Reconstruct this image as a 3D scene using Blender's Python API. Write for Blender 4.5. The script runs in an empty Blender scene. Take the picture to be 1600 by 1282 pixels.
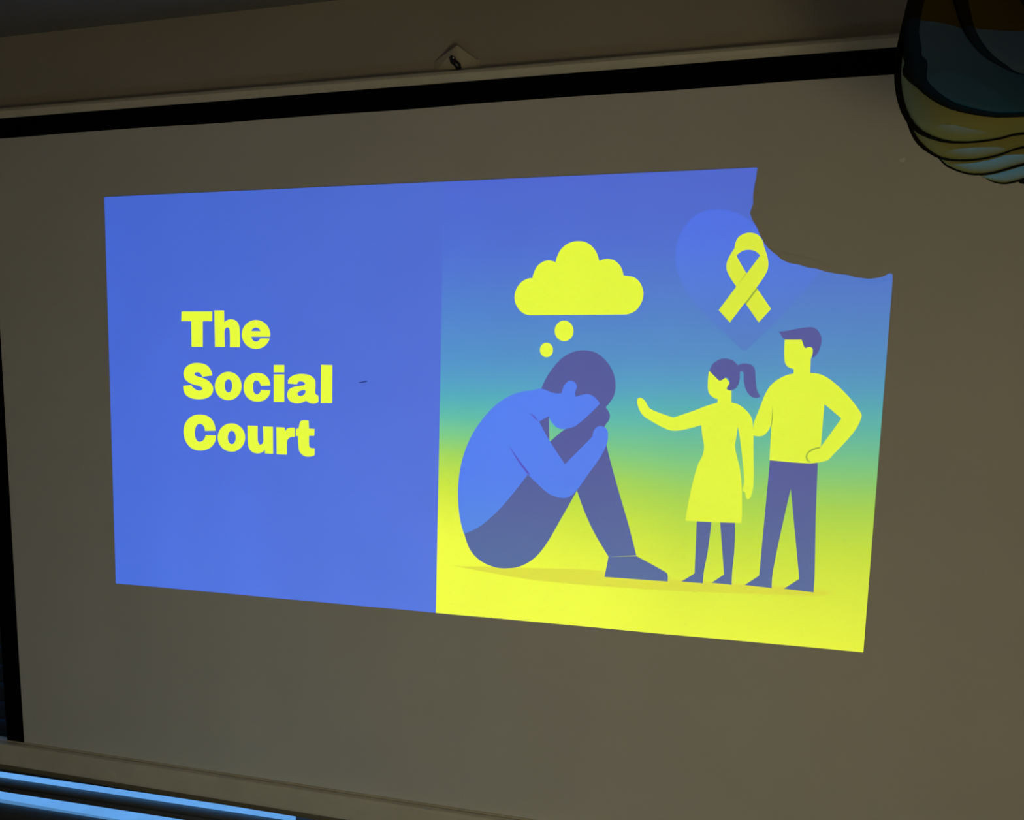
import bpy, bmesh, math, random
from mathutils import Vector, Matrix
from mathutils.geometry import delaunay_2d_cdt
random.seed(4)
sc = bpy.context.scene
COL = sc.collection

# ------------------------------------------------------------------ camera
cam = bpy.data.cameras.new('camera')
cam.sensor_fit = 'HORIZONTAL'; cam.sensor_width = 36.0
cam.lens = 1150.0 / 1600 * 36
cam.shift_x = 170.08 / 1600
cam.shift_y = 29.49 / 1600
cam.clip_start = .02
co = bpy.data.objects.new('camera', cam); COL.objects.link(co)
RX = Vector((0.97221015, 0.23407442, 0.00407314))      # camera right
DN = Vector((0.03067749, -0.11012965, -0.99344368))    # camera down
FW = Vector((-0.23209118, 0.96596099, -0.11424998))    # camera forward
m = Matrix((RX, -DN, -FW)).transposed().to_4x4()
m.translation = (0.2961, -1.6927, 1.6471)
co.matrix_world = m
sc.camera = co

# ------------------------------------------------------------------ view, sky, lights
vs = sc.view_settings
vs.view_transform = 'Standard'; vs.look = 'None'; vs.exposure = 0; vs.gamma = 1
vs.use_curve_mapping = False
w = bpy.data.worlds.new('dusk_sky'); sc.world = w; w.use_nodes = True
bg = w.node_tree.nodes['Background']
bg.inputs[0].default_value = (.15, .42, .90, 1); bg.inputs[1].default_value = 2.05   # blue evening sky

LENS = Vector((.95, -2.60, 2.33))       # the projector's light
THROW = .10                             # distance from light to slide film
PEAK = 1.0                              # calibrated below
def node_light(l, build):
    l.use_nodes = True; build(l.node_tree)
pl = bpy.data.lights.new('projector_light', 'SPOT')
pl.energy = 345; pl.shadow_soft_size = 0; pl.spot_size = math.radians(112); pl.spot_blend = 0
pl.color = (1, 1, 1)
def even(nt):                           # a projector's optics light the screen evenly: intensity 1/cos^3
    N = nt.nodes; e = N['Emission']
    tc = N.new('ShaderNodeTexCoord'); sx = N.new('ShaderNodeSeparateXYZ')
    ab = N.new('ShaderNodeMath'); ab.operation = 'ABSOLUTE'
    pw = N.new('ShaderNodeMath'); pw.operation = 'POWER'; pw.inputs[1].default_value = -3.0
    nt.links.new(tc.outputs['Normal'], sx.inputs[0]); nt.links.new(sx.outputs['Z'], ab.inputs[0])
    nt.links.new(ab.outputs[0], pw.inputs[0]); nt.links.new(pw.outputs[0], e.inputs['Strength'])
node_light(pl, even)
plo = bpy.data.objects.new('projector_light', pl); COL.objects.link(plo)
plo.location = LENS; plo.rotation_euler = (math.radians(90), 0, 0)   # looks along +y

fl = bpy.data.lights.new('warm_fill', 'POINT')            # warm fill added for ambient light, unseen, behind the camera to the right
fl.energy = 15; fl.color = (1.0, .83, .44); fl.shadow_soft_size = .25
flo = bpy.data.objects.new('warm_fill', fl); COL.objects.link(flo); flo.location = (.80, -2.1, .95)
f2 = bpy.data.lights.new('cool_fill', 'POINT')           # cool fill added to grey the left side, unseen, low on the left
f2.energy = 2.9; f2.color = (.60, .94, 1.12); f2.shadow_soft_size = .12
f2o = bpy.data.objects.new('cool_fill', f2); COL.objects.link(f2o); f2o.location = (-.35, -1.45, .5)

# ------------------------------------------------------------------ helpers
def mat(name, col, rough=.6, noise=0, scale=8, metal=0, spec=.5, bump=0):
    M = bpy.data.materials.new(name); M.use_nodes = True
    nt = M.node_tree; b = nt.nodes['Principled BSDF']
    b.inputs['Base Color'].default_value = (*col, 1); b.inputs['Roughness'].default_value = rough
    b.inputs['Metallic'].default_value = metal; b.inputs['Specular IOR Level'].default_value = spec
    if noise or bump:
        tc = nt.nodes.new('ShaderNodeTexCoord'); n = nt.nodes.new('ShaderNodeTexNoise')
        n.inputs['Scale'].default_value = scale; n.inputs['Detail'].default_value = 5
        nt.links.new(tc.outputs['Object'], n.inputs['Vector'])
        if noise:
            r = nt.nodes.new('ShaderNodeValToRGB')
            r.color_ramp.elements[0].position = .3; r.color_ramp.elements[1].position = .7
            r.color_ramp.elements[0].color = (*[c * (1 - noise) for c in col], 1)
            r.color_ramp.elements[1].color = (*[min(1, c * (1 + noise)) for c in col], 1)
            nt.links.new(n.outputs['Fac'], r.inputs[0]); nt.links.new(r.outputs[0], b.inputs['Base Color'])
        if bump:
            bp = nt.nodes.new('ShaderNodeBump'); bp.inputs['Strength'].default_value = bump
            bp.inputs['Distance'].default_value = .002
            nt.links.new(n.outputs['Fac'], bp.inputs['Height']); nt.links.new(bp.outputs[0], b.inputs['Normal'])
    return M
FABRIC = mat('matte_white_screen_fabric', (.80, .79, .76), .95, .02, 5, spec=.05)
BLACK = mat('black_screen_border', (.003, .003, .004), .9, spec=.02)
BACK = mat('black_backing', (.01, .01, .01), .9, spec=.05)
RAIL = mat('cream_painted_metal', (.80, .75, .62), .5, .06, 14, spec=.3)
RAILD = mat('dark_brown_lip', (.20, .17, .11), .6, .08, 14, spec=.3)  # lip darker and browner than the bar
WALL = mat('cream_wall_paint', (.47, .425, .36), .9, .05, 3, spec=.1, bump=.1)
CEIL = mat('grey_ceiling_paint', (.24, .235, .23), .95, .04, 3, spec=.1)
FLOOR = mat('brown_carpet', (.20, .16, .12), 1, .2, 60, spec=.1)
FRAME = mat('window_frame_paint', (.45, .45, .44), .5, .04, 9)
SLAT = mat('grey_blind_slat', (.12, .125, .125), .55, .12, 12)
SLATD = mat('shaded_blind_slat', (.02, .035, .06), .55, .1, 12)  # same slat with the backlit shade put into its colour
LEDGE = mat('white_outside_sill', (.75, .76, .78), .8, .08, 10)
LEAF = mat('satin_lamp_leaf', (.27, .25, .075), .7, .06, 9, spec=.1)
LEAFD = mat('shadowed_lamp_leaf', (.058, .042, .007), .8, .06, 9, spec=.05)  # same leaf, shadow on the front leaves put into a darker colour
RIM_SHADOW_CORE = mat('rim_shadow_and_dark_fittings', (.010, .008, .0015), .95, spec=.02)  # rim shadow gaps put into colour; core and canopy are plain dark brown
CORD = mat('black_cord', (.02, .02, .02), .6)
STEEL = mat('dark_steel', (.05, .05, .06), .3, metal=.8)
BRIGHT = mat('bright_screw', (.7, .7, .72), .25, metal=.9)
SCUFF = mat('dark_crease_mark', (.30, .30, .30), .9)
FLECK = mat('white_fleck', (.95, .95, .93), .9)
BODY = mat('projector_shell', (.30, .30, .31), .5, .03, 20)
PLATE = mat('painted_bracket', (.54, .48, .38), .6, .05, 20, spec=.2)

def link(name, me, mt, parent=None):
    o = bpy.data.objects.new(name, me); COL.objects.link(o)
    if mt: me.materials.append(mt)
    if parent: o.parent = parent
    return o
def empty(name, loc=(0, 0, 0), parent=None):
    o = bpy.data.objects.new(name, None); COL.objects.link(o); o.location = loc; o.empty_display_size = .05
    if parent: o.parent = parent
    return o
def tag(o, label=None, cat=None, group=None, kind=None):
    for k, v in (('label', label), ('category', cat), ('group', group), ('kind', kind)):
        if v: o[k] = v
    return o
class MB:
    def __init__(s): s.bm = bmesh.new()
    def box(s, x0, x1, y0, y1, z0, z1, bev=0):
        r = bmesh.ops.create_cube(s.bm, size=1)
        vv = r['verts']
        for v in vv:
            v.co = ((x0 + x1) / 2 + v.co.x * (x1 - x0), (y0 + y1) / 2 + v.co.y * (y1 - y0), (z0 + z1) / 2 + v.co.z * (z1 - z0))
        if bev:
            ed = list({e for v in vv for e in v.link_edges})
            bmesh.ops.bevel(s.bm, geom=ed, offset=bev, segments=3, profile=.6, affect='EDGES')
        return s
    def tube(s, path, rads, n=10, caps=True):
        P = [Vector(p) for p in path]; rings = []
        for i, p in enumerate(P):
            t = (P[min(i + 1, len(P) - 1)] - P[max(i - 1, 0)]).normalized()
            a = Vector((0, 1, 0)) if abs(t.y) < .9 else Vector((1, 0, 0))
            u = t.cross(a).normalized(); v = t.cross(u).normalized()
            r = rads[i] if hasattr(rads, '__len__') else rads
            rings.append([s.bm.verts.new(p + r * (math.cos(2 * math.pi * k / n) * u + math.sin(2 * math.pi * k / n) * v)) for k in range(n)])
        for A, B in zip(rings, rings[1:]):
            for k in range(n): s.bm.faces.new((A[k], A[(k + 1) % n], B[(k + 1) % n], B[k]))
        if caps: s.bm.faces.new(rings[0][::-1]); s.bm.faces.new(rings[-1])
        return s
    def lathe(s, prof, c, n=32):                          # profile of (radius, z) round a vertical axis
        rings = [[s.bm.verts.new((c[0] + r * math.cos(2 * math.pi * k / n), c[1] + r * math.sin(2 * math.pi * k / n), z)) for k in range(n)] for r, z in prof]
        for A, B in zip(rings, rings[1:]):
            for k in range(n): s.bm.faces.new((A[k], A[(k + 1) % n], B[(k + 1) % n], B[k]))
        s.bm.faces.new(rings[0][::-1]); s.bm.faces.new(rings[-1])
        return s
    def build(s, name, mt, parent=None, smooth=False):
        bmesh.ops.recalc_face_normals(s.bm, faces=s.bm.faces)
        me = bpy.data.meshes.new(name); s.bm.to_mesh(me); s.bm.free()
        if smooth:
            for p in me.polygons: p.use_smooth = True
        return link(name, me, mt, parent)
def struct(o): o['kind'] = 'structure'; return o

# ------------------------------------------------------------------ the room
XL, XR, YB, ZC = -2.3, 2.3, -3.6, 2.435
WY = .020                                                 # room face of the wall behind the screen
OX0, OX1, OZ0, OZ1 = -1.95, 1.10, .12, 2.02               # window opening
struct(MB().box(XL, XR, YB, WY + .2, -.1, 0).build('floor', FLOOR))
struct(MB().box(XL, XR, YB, WY + .2, ZC, ZC + .1).build('ceiling', CEIL))
b = MB(); b.box(XL, OX0, WY, WY + .16, 0, ZC).box(OX1, XR, WY, WY + .16, 0, ZC).box(OX0, OX1, WY, WY + .16, OZ1, ZC).box(OX0, OX1, WY, WY + .16, 0, OZ0)
struct(b.build('wall_back', WALL))
struct(MB().box(XL - .1, XL, YB, WY + .16, 0, ZC).build('wall_left', WALL))
struct(MB().box(XR, XR + .1, YB, WY + .16, 0, ZC).build('wall_right', WALL))
struct(MB().box(XL, XR, YB - .1, YB, 0, ZC).build('wall_front', WALL))
win = struct(empty('window_1', (0, 0, 0)))
fr = MB(); fy0, fy1 = WY + .11, WY + .15
fr.box(OX0, OX1, fy0, fy1, OZ1 - .06, OZ1).box(OX0, OX1, fy0, fy1, OZ0, OZ0 + .06).box(OX0, OX0 + .06, fy0, fy1, OZ0 + .06, OZ1 - .06).box(OX1 - .06, OX1, fy0, fy1, OZ0 + .06, OZ1 - .06).box(-.45, -.39, fy0, fy1, OZ0 + .06, OZ1 - .06)
fr.build('window_frame', FRAME, win)
G = bpy.data.materials.new('window_glass'); G.use_nodes = True
nt = G.node_tree; nt.nodes.remove(nt.nodes['Principled BSDF'])
tr = nt.nodes.new('ShaderNodeBsdfTransparent'); gl = nt.nodes.new('ShaderNodeBsdfGlossy'); gl.inputs['Roughness'].default_value = .02
mx = nt.nodes.new('ShaderNodeMixShader'); mx.inputs[0].default_value = .06
tr.inputs[0].default_value = (.95, .97, .97, 1)
nt.links.new(tr.outputs[0], mx.inputs[1]); nt.links.new(gl.outputs[0], mx.inputs[2]); nt.links.new(mx.outputs[0], nt.nodes['Material Output'].inputs[0])
MB().box(OX0 + .055, -.445, fy0 + .018, fy0 + .022, OZ0 + .055, OZ1 - .055).build('pane', G, win)
MB().box(-.395, OX1 - .055, fy0 + .018, fy0 + .022, OZ0 + .055, OZ1 - .055).build('pane', G, win)
MB().box(OX0 - .3, OX1 + .3, WY + .161, WY + 1.9, -.12, -.02, .01).build('outside_sill', LEDGE, win)

# blind of horizontal slats in the window recess; two slits of daylight stay open below the screen
bl = tag(empty('window_blind', (-.4, WY + .06, OZ0)), 'grey horizontal slat blind with bright blue daylight slits below the screen', 'blind')
bl_off = Vector((-.4, WY + .06, OZ0)); bl.rotation_euler.y = -.0145; bl.location.z += .0135
BY = WY + .06
SL = [(0.1300, 0.1900, 0.010), (0.1850, 0.2359, 0.010), (0.2742, 0.3005, -0.010), (0.2975, 0.3207, 0.008), (0.3460, 0.4382, 0.010)]
def slat(z0, z1, tilt, mt):
    bm = bmesh.new(); n = 6; V = []
    for x in (OX0 + .012, OX1 - .012):
        for k in range(n + 1):
            t = k / n; z = z0 + (z1 - z0) * t
            y = BY + tilt * (t - .5) - .010 * (1 - (2 * t - 1) ** 2)
            V.append(bm.verts.new(Vector((x, y, z)) - bl_off))
    for k in range(n): bm.faces.new((V[k], V[n + 1 + k], V[n + 2 + k], V[k + 1]))
    me = bpy.data.meshes.new('slat'); bm.to_mesh(me); bm.free()
    for p in me.polygons: p.use_smooth = True
    o = link('slat', me, mt, bl); s = o.modifiers.new('thick', 'SOLIDIFY'); s.thickness = .0015
    return o
for z0, z1, t in SL: slat(z0, z1, t, SLAT)
z = 0.4590
while z < OZ1 - .05:
    slat(z, z + .062, .012, SLATD); z += .058
for x in (-1.75, -.2, .9):
    MB().tube([Vector((x, BY - .016, OZ0 + .01)) - bl_off, Vector((x, BY - .016, OZ1 - .01)) - bl_off], .0012, 6).build('cord', CORD, bl)

# ------------------------------------------------------------------ projection screen
SX, SZ0, SZ1 = 1.229, .470, 2.178
def wave(x, z):                                           # slow vertical folds of the hanging cloth
    k = (.6 + .4 * math.cos(z * 1.7)) * min(1, max(0, (z - .50) / .25), max(0, (2.20 - z) / .12))
    return k * (.0030 * math.sin(2 * math.pi * x / .47 + .8 + .5 * z) + .0018 * math.sin(2 * math.pi * x / .23 + 2.1 - .9 * z))
def wnormal(x, z):
    h = 1e-3
    return Vector(((wave(x + h, z) - wave(x - h, z)) / (2 * h), -1, (wave(x, z + h) - wave(x, z - h)) / (2 * h))).normalized()
scr = tag(empty('projection_screen', (0, 0, SZ0)), 'large white pull-down projection screen with black border hanging from cream rail', 'screen')
so = Vector((0, 0, SZ0))
nx, nz = 110, 70
vv = []; ff = []; nn = []
for j in range(nz + 1):
    for i in range(nx + 1):
        x = -SX + 2 * SX * i / nx; z = SZ0 + (SZ1 - SZ0) * j / nz
        vv.append(Vector((x, wave(x, z), z)) - so); nn.append(wnormal(x, z))
for j in range(nz):
    for i in range(nx):
        a = j * (nx + 1) + i; ff.append((a, a + 1, a + nx + 2, a + nx + 1))
me = bpy.data.meshes.new('fabric'); me.from_pydata(vv, [], ff); 
for p in me.polygons: p.use_smooth = True
me.normals_split_custom_set_from_vertices(nn)
link('fabric', me, FABRIC, scr)
def cloth_strip(name, x0, x1, z0, z1, y, mt, parent, nseg=60):
    vv = []; ff = []
    long_x = (x1 - x0) > (z1 - z0)
    for i in range(nseg + 1):
        t = i / nseg
        for (a, c) in ((0, 0), (1, 0)) :
            if long_x: x = x0 + (x1 - x0) * t; z = (z0, z1)[a] + (.0022 * math.sin(x * 9) * math.sin(x * 3.1 + 1) if a == 0 else 0)
            else: z = z0 + (z1 - z0) * t; x = (x0, x1)[a]
            vv.append(Vector((x, wave(x, z) + y, z)) - so)
    for i in range(nseg): ff.append((2 * i, 2 * i + 2, 2 * i + 3, 2 * i + 1))
    me = bpy.data.meshes.new(name); me.from_pydata(vv, [], ff)
    o = link(name, me, mt, parent); s = o.modifiers.new('thick', 'SOLIDIFY'); s.thickness = .001
    return o
cloth_strip('border', -SX - .055, SX + .055, SZ1 - .001, SZ1 + .05, -.0015, BLACK, scr)['label'] = 'black top border'
cloth_strip('border', -SX - .056, -SX, .488, SZ1 + .002, -.0015, BLACK, scr)['label'] = 'black left border'
cloth_strip('border', SX, SX + .056, .488, SZ1 + .002, -.0015, BLACK, scr)['label'] = 'black right border'
MB().box(-SX - .054, SX + .054, .0085, .0105, .01, SZ1 + .04 - SZ0).build('backing', BACK, scr)
# top rail with a rolled lip
r = MB()
prof = [(.030, .052), (-.004, .052), (-.010, .058), (-.013, .066), (-.010, .073), (-.002, .078), (.030, .080)]
def extrude(prof, x0, x1, z, name, mt, parent, off):
    bm = bmesh.new(); A = [bm.verts.new(Vector((x0, y, z + h)) - off) for y, h in prof]; B = [bm.verts.new(Vector((x1, y, z + h)) - off) for y, h in prof]
    n = len(prof)
    for k in range(n): bm.faces.new((A[k], A[(k + 1) % n], B[(k + 1) % n], B[k]))
    bm.faces.new(A[::-1]); bm.faces.new(B)
    bmesh.ops.recalc_face_normals(bm, faces=bm.faces)
    me = bpy.data.meshes.new(name); bm.to_mesh(me); bm.free()
    return link(name, me, mt, parent)
extrude(prof, -SX - .10, SX + .10, SZ1 - .004, 'top_rail', RAIL, scr, so)['label'] = 'cream top rail with rolled lip'
# bottom weight bar
BZ = 0.4322
prof = [(.010, .072), (-.004, .072), (-.007, .069), (-.012, .071), (-.020, .069), (-.023, .063), (-.024, .014), (-.022, .008), (.010, .006)]
extrude(prof, -SX - .17, SX + .17, BZ, 'bottom_bar', RAIL, scr, so)['label'] = 'cream weight bar along the bottom edge'
prof = [(.008, .006), (-.019, .006), (-.021, .001), (-.019, -.008), (.008, -.010)]
extrude(prof, -SX - .16, SX + .16, BZ, 'bar_lip', RAILD, scr, so)['label'] = 'dark lip under the weight bar'
# marks on the cloth
def disc(name, x, z, rx, rz, ang, mt, off=.0034):
    bm = bmesh.new(); V = []
    for k in range(14):
        a = 2 * math.pi * k / 14; u, v = rx * math.cos(a), rz * math.sin(a) * (1 + .3 * math.sin(3 * a))
        px = x + u * math.cos(ang) - v * math.sin(ang); pz = z + u * math.sin(ang) + v * math.cos(ang)
        V.append(bm.verts.new(Vector((px, wave(px, pz) - off, pz)) - so))
    bm.faces.new(V); bmesh.ops.recalc_face_normals(bm, faces=bm.faces)
    me = bpy.data.meshes.new(name); bm.to_mesh(me); bm.free()
    return link(name, me, mt, scr)
disc('crease_mark', *(-0.2087, 1.5572), .012, .0016, .2, SCUFF)
disc('white_fleck', *(0.9008, 2.0129), .0060, .0042, .4, FLECK, .0012)

# ------------------------------------------------------------------ the projected slide
def lin(r, g, b): return tuple(((c / 255) / 12.92 if c <= 10.3 else ((c / 255 + .055) / 1.055) ** 2.4) for c in (r, g, b))
AMB = (.085, .082, .060)                                             # room light already on the cloth, left off the film's colours
def film(rgb): return tuple(max(.001, min(1, c - a)) for c, a in zip(lin(*rgb), AMB))
RAMP = [(0, (56, 109, 214)), (.15, (54, 115, 216)), (.3, (60, 134, 210)), (.4, (66, 149, 206)), (.46, (74, 165, 201)), (.52, (92, 188, 176)), (.57, (124, 204, 138)), (.62, (166, 216, 90)), (.68, (200, 230, 70)), (.75, (225, 243, 60)), (.82, (238, 253, 58)), (1, (240, 254, 56))]
HEART = [(0, (36, 116, 240)), (.12, (38, 119, 240)), (.22, (52, 126, 228)), (.36, (68, 130, 206)), (1, (70, 140, 204))]
def ramp(R, t):
    t = max(0, min(1, t))
    for (a, ca), (b, cb) in zip(R, R[1:]):
        if t <= b:
            k = (t - a) / (b - a); return tuple(x + (y - x) * k for x, y in zip(ca, cb))
    return R[-1][1]
TOPZ, BOTZ = 2.0125, 1.0
def vof(x, z): return (TOPZ - z) / (TOPZ - BOTZ)
def colour(kind, x, z):
    t = vof(x, z)
    if kind == 'grad':
        u = max(0, min(1, (x + .02) / .55))               # the drawn sunrise is paler green to the right
        return film(ramp(RAMP, t if t < .5 else .5 + (t - .5) * (1 - .36 * u)))
    if kind == 'heart': return film(ramp(HEART, t))
    if kind == 'navy': return film(ramp([(0, (56, 90, 162)), (.6, (56, 92, 160)), (1, (68, 116, 163))], t))
    if kind == 'blue': return film(ramp([(0, (36, 125, 246)), (.66, (38, 128, 244)), (.85, (60, 140, 226)), (1, (60, 140, 226))], t))
    if kind == 'panel': return film(ramp([(0, (50, 111, 210)), (.5, (50, 113, 218)), (1, (54, 117, 224))], t))
    return film({'yellow': (230, 251, 66), 'ribbon_yellow': (224, 242, 70), 'edge': (150, 180, 60), 'crease': (28, 84, 196), 'ground': (222, 226, 40)}[kind])
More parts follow.
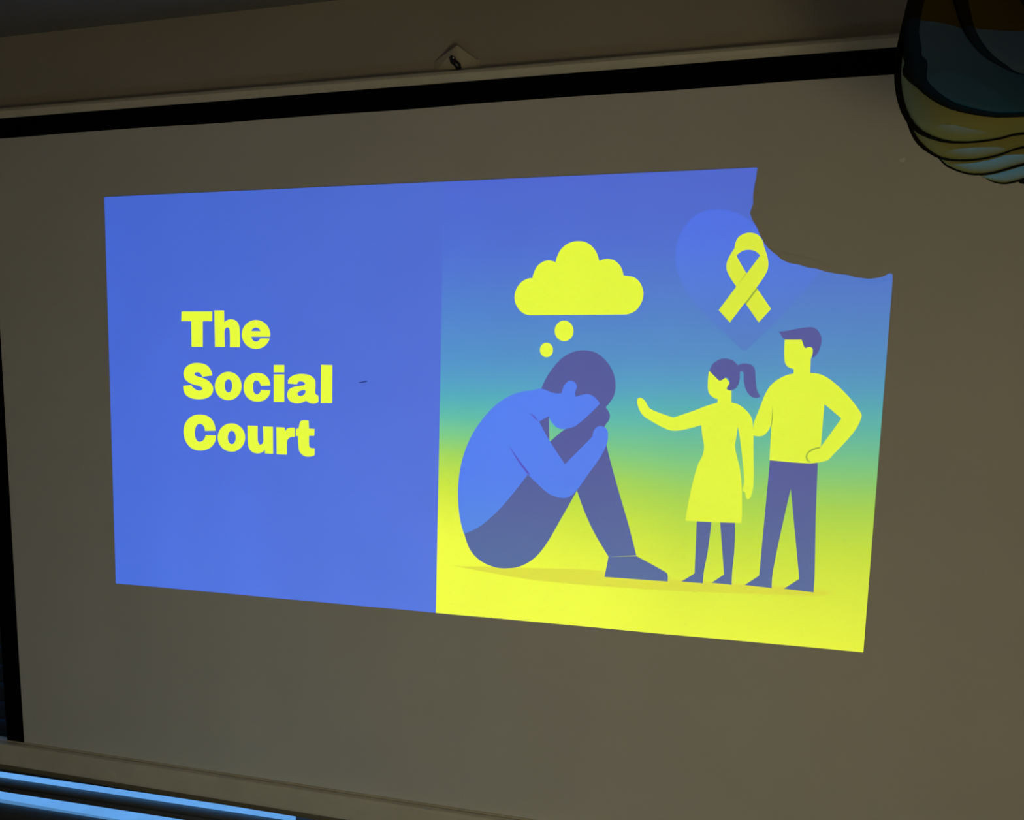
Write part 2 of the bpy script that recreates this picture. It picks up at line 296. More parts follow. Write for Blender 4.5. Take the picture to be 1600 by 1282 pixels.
SHAPES = [
 ('title_panel', None, 'panel', [-8936,20158,1,8998,20105,1,9004,9981,1,-9070,10020,1]),
 ('illustration_panel', None, 'grad', [-182,20131,1,8998,20105,1,9004,9981,1,-272,10002,1,-227,14957,0]),
 ('letter', None, 'yellow', [-6859,17262,1,-6012,17257,1,-6023,17020,1,-6277,17021,1,-6296,16385,1,-6607,16383,1,-6596,17022,1,-6876,17023,1]),
 ('letter', None, 'yellow', [-5954,17284,1,-5689,17282,1,-5692,16999,1,-5570,17058,0,-5440,17057,0,-5322,16979,0,-5282,16822,0,-5284,16378,1,-5556,16376,1,-5551,16783,0,-5575,16850,0,-5627,16862,0,-5675,16822,0,-5695,16743,0,-5691,16387,1,-5962,16386,1]),
 ('letter', None, 'yellow', [-4468,16693,0,-4488,16584,0,-4544,16485,0,-4628,16406,0,-4735,16355,0,-4852,16337,0,-4969,16353,0,-5074,16404,0,-5157,16483,0,-5209,16582,0,-5225,16692,0,-5204,16803,0,-5148,16902,0,-5062,16980,0,-4955,17031,0,-4838,17047,0,-4721,17030,0,-4618,16979,0,-4536,16901,0,-4484,16802,0]),
 ('title_panel', None, 'panel', [-4962,16775,1,-4931,16833,0,-4846,16861,0,-4761,16833,0,-4728,16775,1]),
 ('title_panel', None, 'panel', [-4969,16638,1,-4456,16639,1,-4457,16600,1,-4732,16599,1,-4788,16537,0,-4853,16517,0,-4929,16548,0]),
 ('letter', None, 'yellow', [-6056,15666,1,-6332,15630,1,-6396,15722,0,-6484,15741,0,-6548,15708,0,-6509,15652,0,-6311,15598,0,-6136,15504,0,-6043,15364,0,-6078,15202,0,-6214,15098,0,-6438,15057,0,-6684,15088,0,-6838,15195,0,-6881,15390,1,-6651,15414,1,-6564,15327,0,-6454,15280,0,-6341,15314,0,-6384,15378,0,-6628,15443,0,-6804,15546,0,-6857,15716,0,-6771,15879,0,-6589,15965,0,-6388,15975,0,-6191,15917,0,-6084,15786,0]),
 ('letter', None, 'yellow', [-5259,15414,0,-5279,15304,0,-5333,15204,0,-5416,15123,0,-5519,15070,0,-5633,15050,0,-5747,15065,0,-5848,15114,0,-5928,15192,0,-5978,15291,0,-5993,15401,0,-5972,15512,0,-5917,15613,0,-5833,15693,0,-5729,15745,0,-5615,15764,0,-5503,15748,0,-5402,15699,0,-5323,15622,0,-5274,15523,0]),
 ('title_panel', None, 'panel', [-5515,15414,0,-5527,15342,0,-5558,15284,0,-5600,15252,0,-5647,15251,0,-5688,15282,0,-5716,15339,0,-5725,15410,0,-5713,15482,0,-5682,15539,0,-5639,15572,0,-5592,15572,0,-5551,15541,0,-5524,15485,0]),
 ('letter', None, 'yellow', [-4490,15443,1,-4738,15427,1,-4787,15533,0,-4851,15564,0,-4924,15523,0,-4953,15395,0,-4930,15265,0,-4858,15214,0,-4784,15248,0,-4740,15328,1,-4492,15324,1,-4529,15193,0,-4646,15083,0,-4818,15036,0,-5011,15064,0,-5160,15192,0,-5207,15399,0,-5142,15599,0,-4989,15720,0,-4804,15750,0,-4634,15705,0,-4522,15589,0]),
 ('letter_dot', None, 'yellow', [-4388,15952,1,-4111,15955,1,-4113,15771,1,-4391,15768,1]),
 ('letter', None, 'yellow', [-4392,15716,1,-4114,15720,1,-4125,15043,1,-4404,15037,1]),
 ('letter', None, 'yellow', [-4025,15498,1,-3990,15624,0,-3855,15708,0,-3667,15738,0,-3461,15710,0,-3326,15607,0,-3306,15471,0,-3309,15257,0,-3239,15219,1,-3232,15063,1,-3344,15014,0,-3468,15031,0,-3551,15084,1,-3697,15025,0,-3864,15018,0,-3998,15086,0,-4046,15215,0,-4006,15341,0,-3880,15414,0,-3712,15445,0,-3587,15474,0,-3595,15525,0,-3670,15555,0,-3753,15542,0,-3783,15483,1]),
 ('title_panel', None, 'panel', [-3778,15248,0,-3735,15307,0,-3577,15341,0,-3590,15251,0,-3674,15199,0,-3745,15205,0]),
 ('letter', None, 'yellow', [-3162,15965,1,-2873,15960,1,-2884,15040,1,-3179,15033,1]),
 ('letter', None, 'yellow', [-6002,14270,1,-6297,14252,1,-6338,14382,0,-6435,14433,0,-6535,14376,0,-6586,14210,0,-6572,14067,0,-6503,13974,0,-6404,13978,0,-6321,14054,0,-6287,14146,1,-5997,14147,1,-6037,13962,0,-6184,13813,0,-6411,13742,0,-6658,13774,0,-6834,13934,0,-6907,14200,0,-6840,14449,0,-6654,14619,0,-6428,14670,0,-6206,14631,0,-6054,14493,0]),
 ('letter', None, 'yellow', [-5192,14121,0,-5213,14009,0,-5269,13906,0,-5354,13823,0,-5460,13767,0,-5578,13745,0,-5695,13759,0,-5800,13806,0,-5882,13884,0,-5934,13984,0,-5949,14096,0,-5927,14209,0,-5871,14312,0,-5784,14395,0,-5677,14449,0,-5560,14470,0,-5444,14456,0,-5340,14408,0,-5259,14331,0,-5208,14232,0]),
 ('title_panel', None, 'panel', [-5450,14113,0,-5463,14038,0,-5495,13977,0,-5540,13943,0,-5589,13941,0,-5632,13973,0,-5661,14031,0,-5670,14105,0,-5657,14180,0,-5625,14240,0,-5580,14275,0,-5531,14276,0,-5488,14245,0,-5459,14186,0]),
 ('letter', None, 'yellow', [-5120,14427,1,-4843,14427,1,-4850,14064,0,-4818,13972,0,-4766,13958,0,-4714,14008,0,-4699,14110,0,-4706,14419,1,-4436,14419,1,-4443,13736,1,-4663,13740,1,-4665,13841,1,-4735,13765,0,-4866,13732,0,-5017,13767,0,-5102,13873,0,-5124,14034,0]),
 ('letter', None, 'yellow', [-4347,14414,1,-4126,14409,1,-4119,14309,1,-4042,14391,0,-3860,14409,1,-3859,14178,1,-3960,14175,0,-4046,14112,0,-4068,14031,0,-4077,13730,1,-4349,13732,1]),
 ('letter', None, 'yellow', [-3724,14540,0,-3682,14592,0,-3494,14598,1,-3488,14400,1,-3342,14393,1,-3352,14223,1,-3486,14218,1,-3488,13992,0,-3460,13926,0,-3347,13918,1,-3349,13739,1,-3462,13703,0,-3609,13709,0,-3733,13804,0,-3769,13962,0,-3775,14201,1,-3833,14207,1,-3835,14378,1,-3755,14400,1]),
 ('heart', None, 'heart', [6197,19094,0,5942,19246,0,5653,19308,0,5378,19279,0,5095,19092,0,4905,18767,0,4845,18369,0,4913,18006,0,5098,17626,0,5345,17287,0,5682,16921,0,6014,16610,0,6305,16342,1,6519,16545,0,6926,17010,0,7345,17533,0,7653,17982,0,7751,18301,0,7542,18818,0,6984,19156,0,6479,18877,1]),
 ('ribbon', None, 'ribbon_yellow', [6011,18476,0,6020,18606,0,6090,18735,0,6272,18804,0,6444,18751,0,6542,18625,0,6577,18494,1,6513,18326,1,6416,18417,0,6291,18452,0,6168,18432,0,6049,18337,1]),
 ('ribbon', None, 'ribbon_yellow', [6015,18508,1,5910,18314,0,5870,18183,0,5888,18018,0,6082,17700,1,6278,17350,1,6557,16950,1,6782,17230,1,6253,17995,1,6151,18161,0,6049,18344,1]),
 ('ribbon', None, 'edge', [6082,17700,1,6096,17677,1,6273,17919,1,6254,17971,1]),
 ('ribbon', None, 'edge', [6475,17672,1,6501,17645,1,6295,17330,1,6268,17357,1]),
 ('ribbon', None, 'ribbon_yellow', [6569,18526,1,6652,18297,0,6679,18134,0,6654,17987,0,6475,17672,1,5995,16952,1,5761,17214,1,6082,17700,1,6256,17945,1,6512,18333,1]),
 ('thought_cloud', None, 'yellow', [1783,17125,1,1628,17190,0,1499,17349,0,1454,17530,0,1492,17709,0,1600,17859,0,1736,17934,0,1846,17946,1,1858,18020,0,1936,18196,0,2057,18294,0,2192,18327,0,2315,18297,0,2343,18277,1,2367,18391,0,2443,18551,0,2574,18668,0,2706,18718,0,2839,18728,0,2973,18703,0,3108,18614,0,3218,18464,0,3277,18290,1,3381,18327,0,3486,18330,0,3618,18282,0,3740,18147,0,3799,17972,1,3890,17958,0,4021,17929,0,4141,17821,0,4211,17673,0,4229,17553,0,4196,17394,0,4099,17234,0,3972,17154,0,3869,17133,1]),
 ('thought_bubble', None, 'yellow', [2777,16777,0,2770,16706,0,2742,16643,0,2698,16592,0,2642,16559,0,2578,16548,0,2514,16559,0,2455,16591,0,2408,16642,0,2376,16706,0,2364,16777,0,2372,16848,0,2400,16912,0,2445,16962,0,2501,16995,0,2565,17006,0,2629,16994,0,2687,16962,0,2734,16911,0,2765,16847,0]),
 ('thought_bubble', None, 'yellow', [2340,16352,0,2334,16303,0,2315,16257,0,2283,16221,0,2243,16198,0,2198,16190,0,2153,16197,0,2112,16220,0,2078,16256,0,2056,16301,0,2048,16351,0,2054,16401,0,2073,16446,0,2105,16482,0,2145,16505,0,2190,16513,0,2235,16505,0,2277,16483,0,2310,16447,0,2332,16402,0]),
 ('ground_shade', None, 'ground', [207,11201,1,733,11237,0,1672,11279,0,3612,11353,0,5028,11277,0,6753,11287,0,7972,11280,0,8381,11208,1,8066,11142,0,6765,11070,0,5410,11019,0,3999,10988,0,3270,10982,0,1909,11014,0,973,11109,0]),
 ('hair', 'seated_figure', 'navy', [2097,15470,1,2244,15797,0,2499,16136,0,2755,16302,0,3014,16352,0,3273,16297,0,3492,16123,0,3650,15883,0,3715,15597,0,3690,15353,0,3589,15174,0,3507,15083,1,3357,15057,0,2876,15180,0,2523,15262,0]),
 ('trousers', 'seated_figure', 'navy', [388,12038,1,537,11636,0,778,11386,0,1112,11251,0,1393,11239,0,1718,11312,0,2035,11527,0,2300,11879,0,2601,12463,0,2958,13180,1,3127,12727,0,3363,12231,0,3701,11687,1,4306,11763,1,4093,12508,0,3849,13271,0,3570,14233,0,3509,14635,0,3606,14817,0,3610,14951,0,3506,15105,0,3396,15169,0,2891,14671,0,2652,14573,0,2328,14279,0,1757,13680,0,1128,12897,0]),
 ('far_arm', 'seated_figure', 'navy', [2048,14742,1,2286,14867,1,2314,14283,1]),
 ('shoe', 'seated_figure', 'navy', [3701,11687,1,3673,11508,0,3626,11209,1,4998,11217,1,4991,11378,0,4925,11441,0,4306,11750,1]),
 ('seated_figure', 'SELF', 'blue', [2096,15480,0,1897,15440,0,1673,15404,0,1403,15307,0,1088,15093,0,771,14738,0,498,14286,0,317,13760,0,239,13233,0,245,12706,0,298,12323,0,388,12005,1,718,12180,0,1043,12464,0,1407,12889,0,1843,13497,1,2084,13276,0,2360,13057,0,2631,12987,0,2808,13034,0,2958,13194,0,3188,13559,0,3437,13956,0,3569,14255,0,3593,14436,0,3566,14592,0,3435,14669,0,3307,14607,0,3257,14425,1,2675,13774,1,2328,14279,0,2070,14729,1,2277,14858,1,2361,14714,0,2497,14591,0,2652,14578,0,2892,14662,0,3396,15169,1,3262,15322,0,3131,15378,0,2980,15352,0,2872,15314,1,2847,15404,0,2887,15539,0,2818,15649,0,2709,15661,0,2603,15556,0,2555,15389,1,2387,15386,0]),
 ('crease_line', 'seated_figure', 'crease', [1864,14911,1,2001,14814,0,2282,14324,1,2071,14715,0,1975,14795,0]),
 ('crease_line', 'seated_figure', 'crease', [1409,14140,1,1616,13860,0,1897,13509,1,1843,13497,1,1580,13845,0]),
 ('leg', 'standing_woman_figure', 'navy', [5541,12638,1,5551,11444,1,5285,11237,1,5730,11233,1,5743,11534,0,5799,11987,0,5843,12657,1]),
 ('leg', 'standing_woman_figure', 'navy', [6013,12667,1,6154,11467,1,5911,11258,1,6323,11246,1,6317,11529,0,6336,12025,0,6316,12685,1]),
 ('standing_woman_figure', 'SELF', 'yellow', [5632,15919,1,5620,15706,0,5645,15470,0,5748,15354,0,5838,15323,1,5833,15247,1,5624,15176,0,5361,15060,0,4963,14905,1,4686,14994,0,4452,15100,0,4354,15252,0,4259,15323,0,4191,15288,0,4211,15128,0,4321,14936,0,4510,14810,0,4815,14650,0,4975,14616,0,5200,14647,0,5532,14753,1,5566,14514,0,5613,14276,0,5586,14081,0,5506,13884,0,5395,13343,0,5305,12624,1,5881,12625,0,6451,12640,1,6443,12961,0,6409,13442,0,6354,13825,0,6232,14298,0,6251,14537,0,6263,14728,1,6319,14492,0,6403,13970,0,6456,13541,0,6432,13419,0,6431,13347,0,6481,13325,0,6509,13206,0,6555,13170,0,6612,13260,0,6642,13502,0,6604,14217,0,6565,14784,0,6511,14971,0,6372,15132,0,6237,15223,0,6113,15253,1,6099,15620,1,5851,15945,1]),
 ('hair', 'standing_woman_figure', 'navy', [5645,15919,1,5691,16060,0,5818,16169,0,5948,16194,0,6102,16148,0,6194,16051,1,6300,16090,0,6452,16068,0,6535,15976,0,6563,15768,0,6602,15535,0,6682,15397,1,6598,15363,0,6489,15393,0,6386,15531,0,6333,15717,0,6320,15881,0,6287,15927,0,6245,15903,1,6246,15716,0,6197,15575,0,6091,15512,1,6025,15525,0,6001,15562,0,6053,15666,0,6026,15769,0,5968,15782,0,5862,15719,0,5770,15793,0]),
 ('trousers', 'standing_man_figure', 'navy', [6938,14040,1,6865,11498,1,6585,11263,1,7130,11239,1,7132,11593,0,7266,12671,0,7380,13443,1,7659,11488,1,7370,11244,1,7955,11211,1,7949,11657,0,7896,12853,0,7864,14055,1]),
 ('standing_man_figure', 'SELF', 'yellow', [7286,15985,1,7291,15893,1,7105,15831,0,6902,15680,0,6784,15492,0,6692,15210,0,6582,14855,1,6568,14562,1,6750,14554,0,6873,14676,0,6923,14842,1,6930,14040,1,7381,14011,0,7720,14002,1,8030,14076,0,8127,14182,0,8506,14704,0,8627,15028,0,8579,15141,0,8334,15454,0,8028,15744,0,7813,15877,0,7604,15907,1,7599,16194,1,7628,16330,0,7613,16430,0,7519,16625,1,7080,16624,1,7097,16190,0,7156,16043,0]),
 ('illustration_panel', None, 'grad', [7914,15262,1,8250,14972,1,7900,14360,1]),
 ('crease_line', 'standing_man_figure', 'edge', [6924,15132,1,6941,15132,1,6939,14865,0,6921,14738,1,6912,14738,1,6921,14888,0]),
 ('crease_line', 'standing_man_figure', 'edge', [7887,14359,0,7743,14317,0,7644,14219,0,7630,14106,0,7711,14016,1,7731,14026,1,7659,14117,0,7670,14211,0,7762,14289,0,7889,14336,0]),
 ('hair', 'standing_man_figure', 'navy', [6959,16760,1,7134,16783,0,7340,16828,0,7588,16850,0,7695,16783,0,7775,16625,0,7759,16422,0,7686,16263,0,7617,16230,1,7631,16353,0,7605,16430,0,7530,16443,0,7481,16420,0,7434,16511,0,7404,16593,1,7082,16592,1,7015,16669,0]),
]
LIT = [-8936,20158,1,6374,20121,1,6401,19980,0,6339,19839,0,6333,19711,0,6412,19612,0,6441,19515,0,6415,19435,0,6303,19376,0,6234,19233,0,6240,19120,0,6322,19020,0,6446,18983,0,6530,18852,0,6612,18746,0,6560,18689,0,6575,18575,0,6657,18476,0,7241,18316,0,7697,18161,0,7911,18044,0,8035,17946,0,8364,17828,0,8657,17776,0,9017,17792,1,9004,9981,1,-9070,10020,1]
def smooth_poly(flat):
    P = [(flat[i] / 1e4, flat[i + 1] / 1e4, flat[i + 2]) for i in range(0, len(flat), 3)]
    n = len(P); out = []
    for i in range(n):
        p0, p1, p2, p3 = P[i - 1], P[i], P[(i + 1) % n], P[(i + 2) % n]
        out.append(Vector(p1[:2]))
        a, b_ = Vector(p1[:2]), Vector(p2[:2]); d = (b_ - a).length
        if p1[2] and p2[2]:
            ns = int(d / .03) + 1
            out.extend(a.lerp(b_, s_ / ns) for s_ in range(1, ns)); continue
        def tang(q0, q1, q2):
            t = Vector(q2[:2]) - Vector(q0[:2])
            return t.normalized() * d if t.length > 0 else t
        t1 = tang(p0, p1, p2); t2 = tang(p1, p2, p3)
        if p1[2]: t1 = (b_ - a) * 1.5 - t2 * .5
        if p2[2]: t2 = (b_ - a) * 1.5 - t1 * .5
        ns = max(5 if d > .012 else 3, int(d / .03) + 1)
        for s_ in range(1, ns):
            u = s_ / ns; u2, u3 = u * u, u * u * u
            out.append((2 * u3 - 3 * u2 + 1) * a + (u3 - 2 * u2 + u) * t1 + (-2 * u3 + 3 * u2) * b_ + (u3 - u2) * t2)
    return out
V2 = []; F2 = []
def addpoly(pts):
    if sum(a.x * b_.y - b_.x * a.y for a, b_ in zip(pts, pts[1:] + pts[:1])) < 0: pts = pts[::-1]   # counter-clockwise
    s = len(V2); V2.extend(pts); F2.append(list(range(s, s + len(pts))))
for pc, par, colr, pts in SHAPES: addpoly(smooth_poly(pts))
ILIT = len(F2); addpoly(smooth_poly(LIT))
IMOUNT = len(F2); addpoly([Vector(p) for p in ((-1.5, .5), (1.5, .5), (1.5, 2.5), (-1.5, 2.5))])
for i in range(-22, 23):
    for j in range(0, 27): V2.append(Vector((i * .043 + .0071, .96 + j * .043)))
ov, oe, of, ove, oee, ofo = delaunay_2d_cdt(V2, [], F2, 1, 1e-6)
pieces = {}                                               # shape index -> triangles the lit picture shows of it
fv, ffc, fcol, fmi = [], [], [], []
for tri, orig in zip(of, ofo):
    sh = [o for o in orig if o < ILIT]
    if sh:
        k = max(sh)
        if ILIT in orig: pieces.setdefault(k, []).append(tri)
        kind = SHAPES[k][2]
        fcol.append([tuple(c * (1 - .13 * max(0, min(1, (ov[i].x + .1) / 1.0))) for c in colour(kind, ov[i].x, ov[i].y)) for i in tri]); fmi.append(0)  # dye also dimmed to the right, imitating falloff of the beam
    else:
        fcol.append([(0, 0, 0)] * len(tri)); fmi.append(1)
    ffc.append(tri)

# projector under the ceiling behind the camera: the slide film in front of its light throws the picture
prj = tag(empty('projector', tuple(LENS)), 'grey ceiling projector behind the camera throwing the slide onto the screen', 'projector')
def on_film(p):
    S = Vector((p.x, 0, p.y)); return (S - LENS) * (THROW / (0 - LENS.y))
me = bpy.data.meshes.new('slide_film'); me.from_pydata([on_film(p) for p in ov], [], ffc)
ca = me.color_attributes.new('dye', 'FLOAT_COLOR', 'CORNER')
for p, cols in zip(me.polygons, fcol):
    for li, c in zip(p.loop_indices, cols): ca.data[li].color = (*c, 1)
FILM = bpy.data.materials.new('dyed_slide_film'); FILM.use_nodes = True
nt = FILM.node_tree; nt.nodes.remove(nt.nodes['Principled BSDF'])
t = nt.nodes.new('ShaderNodeBsdfTransparent'); at = nt.nodes.new('ShaderNodeAttribute'); at.attribute_name = 'dye'
nt.links.new(at.outputs['Color'], t.inputs[0]); nt.links.new(t.outputs[0], nt.nodes['Material Output'].inputs[0])
fo = link('slide_film', me, FILM, prj); me.materials.append(BACK)
for p, k in zip(me.polygons, fmi): p.material_index = k
cs = [on_film(Vector(p)) for p in ((-1.5, .5), (1.5, 2.5))]
fx0, fx1, fz0, fz1 = cs[0].x, cs[1].x, cs[0].z, cs[1].z
h = MB(); e = .001; t_ = .006; ya, yb = -.16, THROW + .004
zt = ZC - .012 - LENS.z
h.box(fx0 - t_, fx1 + t_, ya, yb, fz1 - e, min(fz1 + t_, zt)).box(fx0 - t_, fx1 + t_, ya, yb, fz0 - t_, fz0 + e).box(fx0 - t_, fx0 + e, ya, yb, fz0, fz1).box(fx1 - e, fx1 + t_, ya, yb, fz0, fz1).box(fx0 - t_, fx1 + t_, ya - t_, ya, fz0 - t_, fz1 + e)
h.build('housing', BODY, prj)
MB().lathe([(.035, fz1 + .004), (.035, ZC - .001 - LENS.z)], (0, -.05), 24).build('ceiling_mount', BODY, prj)

sld = tag(empty('projected_slide', (0, 0, BOTZ)), 'bright projected slide with yellow title on blue and drawn figures on screen', 'projected slide')
po = Vector((0, 0, BOTZ))
groups = {}
for k, tris in pieces.items():
    pc, par, colr, pts = SHAPES[k]
    key = (pc, k if pc in ('letter', 'thought_bubble', 'leg', 'crease_line') else par)
    if par == 'SELF': key = (pc, None)
    groups.setdefault(key, [par, []])[1].extend(tris)
made = {}
LBL = {'title_panel': 'blue left half of the slide', 'illustration_panel': 'right half fading from blue to yellow', 'heart': 'blue heart', 'ribbon': 'yellow looped awareness ribbon',
       'thought_cloud': 'yellow thought cloud', 'seated_figure': 'person sitting hunched, head on knees, bright blue top', 'standing_woman_figure': 'person in a yellow dress holding out one hand',
       'standing_man_figure': 'person in a yellow top with one hand on hip', 'hair': 'dark blue hair', 'trousers': 'dark blue trousers', 'ground_shade': 'darker yellow strip of drawn ground',
       'shoe': 'dark blue shoe', 'letter': 'bold yellow letter', 'thought_bubble': 'round yellow thought bubble', 'letter_dot': 'dot of the letter i', 'far_arm': 'dark blue sliver of the far arm', 'leg': 'dark blue leg'}
def build_piece(name, tris, parent):
    idx = {}; vv = []; ff = []; nn = []
    for tri in tris:
        f = []
        for i in tri:
            if i not in idx:
                idx[i] = len(vv); p = ov[i]
                vv.append(Vector((p.x, wave(p.x, p.y) - .0015, p.y)) - po); nn.append(wnormal(p.x, p.y))
            f.append(idx[i])
        ff.append(f)
    me = bpy.data.meshes.new(name); me.from_pydata(vv, [], ff)
    bm = bmesh.new(); bm.from_mesh(me)
    for f in bm.faces:
        f.normal_update()
        if f.normal.y > 0: f.normal_flip()
        f.smooth = True
    bm.to_mesh(me); bm.free()
    me.normals_split_custom_set_from_vertices(nn)
    o = link(name, me, FABRIC, parent)
    if name in LBL: o['label'] = LBL[name]
    return o
for pss in (0, 1):
    for (pc, kk), (par, tris) in groups.items():
        if pss == 0 and (par in (None, 'SELF')): made[pc] = build_piece(pc, tris, sld)
        if pss == 1 and par not in (None, 'SELF'): build_piece(pc, tris, made[par])

# ------------------------------------------------------------------ wall bracket with hook above the rail
hk = tag(empty('wall_hook', (.003, WY, 2.255)), 'small dark hook on a peaked cream bracket above screen top rail', 'hook')
HS = 1.0
def hp(x, z, y): return (x * HS, y, z * HS)
bm = bmesh.new()
outer = [bm.verts.new(hp(*p)) for p in ((-.052, .000, 0), (-.050, .026, 0), (.008, .050, 0), (.054, .024, 0), (.052, .000, 0))]
mid = [bm.verts.new(hp(*p)) for p in ((-.046, .002, -.003), (-.044, .022, -.004), (.008, .044, -.034), (.047, .021, -.004), (.045, .002, -.003))]
rb = bm.verts.new(hp(.006, .002, -.016))
for k in range(5): bm.faces.new((outer[k], outer[(k + 1) % 5], mid[(k + 1) % 5], mid[k]))
bm.faces.new((mid[0], mid[1], mid[2], rb)); bm.faces.new((rb, mid[2], mid[3], mid[4])); bm.faces.new((mid[0], rb, mid[4]))
bm.faces.new(outer[::-1])
bmesh.ops.recalc_face_normals(bm, faces=bm.faces)
me = bpy.data.meshes.new('bracket'); bm.to_mesh(me); bm.free(); link('bracket', me, PLATE, hk)
pts = [Vector(hp(.003 + .0075 * math.cos(a), .018 + .0075 * math.sin(a), -.022 - .002 * i)) for i, a in enumerate([math.radians(d) for d in range(-120, 221, 20)])][:14]
MB().tube([hp(.001, .022, -.012), hp(-.001, .023, -.022), hp(-.004, .020, -.028), hp(-.002, .013, -.030), hp(.004, .009, -.028), hp(.009, .005, -.024), hp(.0095, .000, -.018)], [.004, .0055, .006, .006, .0062, .0068, .006], 12).build('hook', STEEL, hk, True)
MB().tube([hp(-.0005, .018, -.020), hp(-.0005, .018, -.0365)], [.0026, .0022], 10).build('screw', BRIGHT, hk, True)

# ------------------------------------------------------------------ pendant lamp of overlapping leaves
RIMS = [[(0.7654, -0.500, 2.1469), (0.7758, -0.500, 2.1095), (0.7896, -0.500, 2.0684), (0.8099, -0.500, 2.0380), (0.8322, -0.500, 2.0191), (0.8584, -0.500, 2.0048)],
        [(0.7168, -0.525, 2.1207), (0.7095, -0.530, 2.0711), (0.7086, -0.545, 2.0261), (0.7135, -0.560, 1.9910), (0.7268, -0.575, 1.9662), (0.7439, -0.585, 1.9495), (0.7671, -0.590, 1.9395), (0.7917, -0.590, 1.9340), (0.8198, -0.590, 1.9329)],
        [(0.7344, -0.470, 2.1306), (0.7240, -0.475, 2.0738), (0.7173, -0.485, 2.0275), (0.7177, -0.495, 1.9919), (0.7240, -0.505, 1.9614), (0.7348, -0.515, 1.9402), (0.7502, -0.525, 1.9266), (0.7717, -0.525, 1.9204), (0.7978, -0.525, 1.9197), (0.8233, -0.525, 1.9223), (0.8526, -0.525, 1.9279)],
        [(0.7336, -0.485, 2.0194), (0.7282, -0.485, 1.9857), (0.7352, -0.485, 1.9552), (0.7455, -0.485, 1.9331), (0.7608, -0.485, 1.9184), (0.7764, -0.485, 1.9090), (0.7930, -0.485, 1.9055), (0.8169, -0.485, 1.9051), (0.8432, -0.485, 1.9097), (0.8732, -0.485, 1.9190)],
        [(0.7652, -0.460, 1.9821), (0.7718, -0.460, 1.9380), (0.7908, -0.460, 1.9080), (0.8026, -0.460, 1.8995), (0.8181, -0.460, 1.8926), (0.8325, -0.460, 1.8901), (0.8526, -0.460, 1.8918), (0.8872, -0.460, 1.9013)],
        [(0.8301, -0.445, 1.9253), (0.8399, -0.445, 1.9010), (0.8504, -0.445, 1.8890), (0.8604, -0.445, 1.8824), (0.8732, -0.445, 1.8791), (0.8863, -0.445, 1.8812), (0.8961, -0.445, 1.8842)]]
XC, ZT, YC = 0.899, 2.168, -.40
pend = tag(empty('pendant_lamp', (XC, YC, ZT)), 'unlit hanging lamp of nested curved shades with dark shadow lines at the rims, at top right', 'lamp')
lo = Vector((XC, YC, ZT))
def resample(P, n):
    L = [0]
    for a, b_ in zip(P, P[1:]): L.append(L[-1] + (b_ - a).length)
    out = []
    for i in range(n):
        t = L[-1] * i / (n - 1); k = 0
        while k < len(L) - 2 and L[k + 1] < t: k += 1
        u = (t - L[k]) / max(1e-9, L[k + 1] - L[k]); out.append(P[k].lerp(P[k + 1], u))
    return out
def curve(P, sub=5):
    out = []; n = len(P)
    for i in range(n - 1):
        p0, p1, p2, p3 = P[max(i - 1, 0)], P[i], P[i + 1], P[min(i + 2, n - 1)]
        for s_ in range(sub):
            u = s_ / sub
            out.append(.5 * ((2 * p1) + (p2 - p0) * u + (2 * p0 - 5 * p1 + 4 * p2 - p3) * u * u + (3 * p1 - p0 - 3 * p2 + p3) * u ** 3))
    return out + [P[-1]]
NR = 56
loops = []
for r_ in RIMS:
    P = [Vector(p) for p in r_]
    Mi = [Vector((2 * XC - p.x, p.y + .02, p.z)) for p in P[::-1]]
    # the right half, out of the picture, is the left half turned over
    loops.append(resample(curve(P + Mi), NR))
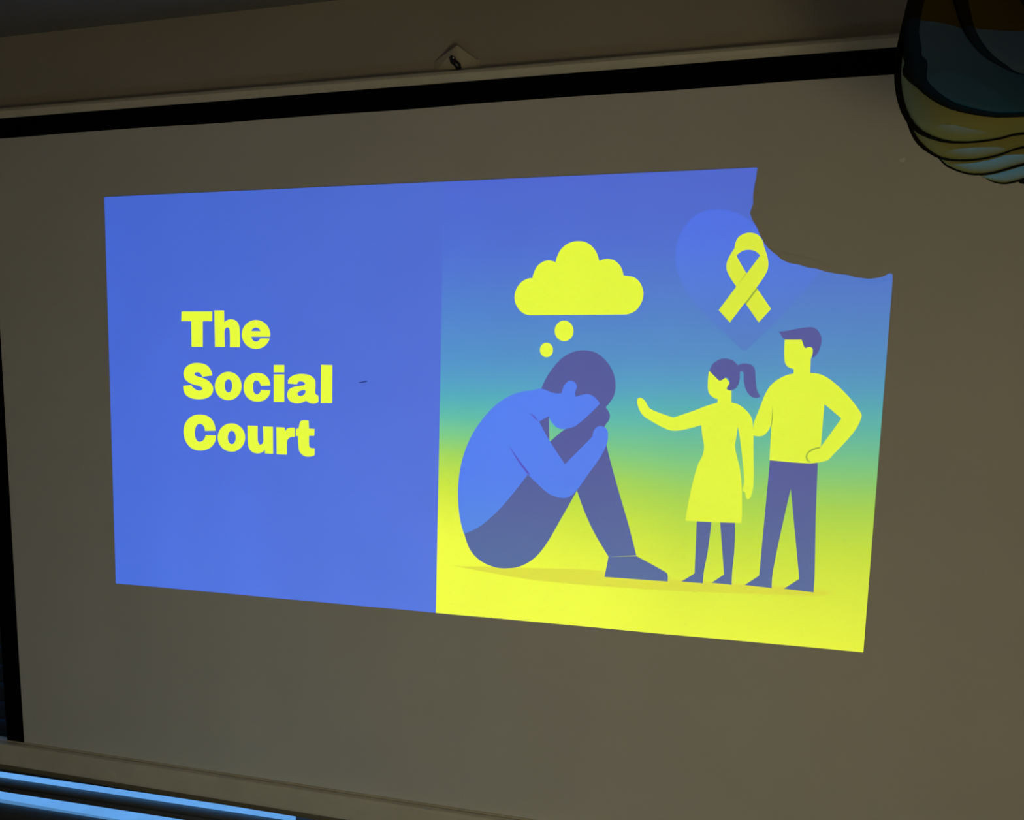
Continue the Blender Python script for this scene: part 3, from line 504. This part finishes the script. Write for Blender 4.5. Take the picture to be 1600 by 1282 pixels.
def leaf(k, S):
    shadow_rim = loops[k]
    if k == 0: inner = [Vector((XC + (p.x - XC) * .25, -.43, ZT + .02 - .2 * (ZT - p.z))) for p in shadow_rim]
    else:
        q = loops[k - 1]
        inner = [Vector((XC + (p.x - XC) * .97, p.y + .012, p.z + .012)) for p in q]
    bm = bmesh.new(); rows = []; n = 7
    for j in range(n + 1):
        t = j / n; row = []
        for a, c in zip(shadow_rim, inner):
            p = a.lerp(c, t); bulge = 4 * t * (1 - t)
            d = Vector((p.x - XC, 0, p.z - ZT)).normalized()
            p = p + d * (.006 * bulge) + Vector((0, -.010 * bulge, 0))
            row.append(bm.verts.new(S @ p - lo))
        rows.append(row)
    for A, B in zip(rows, rows[1:]):
        for i in range(NR - 1): bm.faces.new((A[i], A[i + 1], B[i + 1], B[i]))
    if k == 0: bm.faces.new(rows[-1])
    bmesh.ops.recalc_face_normals(bm, faces=bm.faces)
    me = bpy.data.meshes.new('shade_leaf'); bm.to_mesh(me); bm.free()
    for p in me.polygons: p.use_smooth = True
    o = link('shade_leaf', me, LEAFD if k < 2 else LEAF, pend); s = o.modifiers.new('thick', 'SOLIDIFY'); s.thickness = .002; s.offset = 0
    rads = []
    zs = [p.z for p in shadow_rim]; zb, zt2 = min(zs), max(zs)
    for p in shadow_rim:
        side = max(0, min(1, (p.z - zb) / max(.02, min(.14, zt2 - zb)))); rads.append((sum(r_ * math.exp(-((p.z - z_) / .011) ** 2) for z_, r_ in ((2.0365, 0.0030), (2.0072, 0.0075))) if k == 1 and p.x < XC else 0) + .0029 + .007 * (side ** .7 if k < 3 else side * .5))  # bumps on one rim added to scallop the lamp's cast shadow
    MB().tube([S @ p - lo for p in shadow_rim], rads, 8).build('shadow_rim', RIM_SHADOW_CORE, o, True)  # dark tubes stand in for shadow gaps, wider up the shaded sides
I4 = Matrix.Identity(4)
back = Matrix.Translation(Vector((XC, YC, ZT))) @ Matrix.Rotation(math.pi, 4, 'Z') @ Matrix.Diagonal((.50, .7, .55, 1)) @ Matrix.Translation(-Vector((XC, YC, ZT)))
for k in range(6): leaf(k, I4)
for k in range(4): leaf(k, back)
MB().lathe([(.0, -.16), (.05, -.14), (.07, -.07), (.06, 0), (.035, .05), (.02, .07), (.008, .08)], (0, 0), 28).build('core', RIM_SHADOW_CORE, pend, True)
MB().tube([(0, 0, .075), (0, 0, ZC - ZT - .02)], .004, 10).build('cord', CORD, pend)
MB().lathe([(.06, ZC - ZT), (.06, ZC - ZT - .012), (.03, ZC - ZT - .03), (.008, ZC - ZT - .034)], (0, 0), 28).build('canopy', RIM_SHADOW_CORE, pend, True)
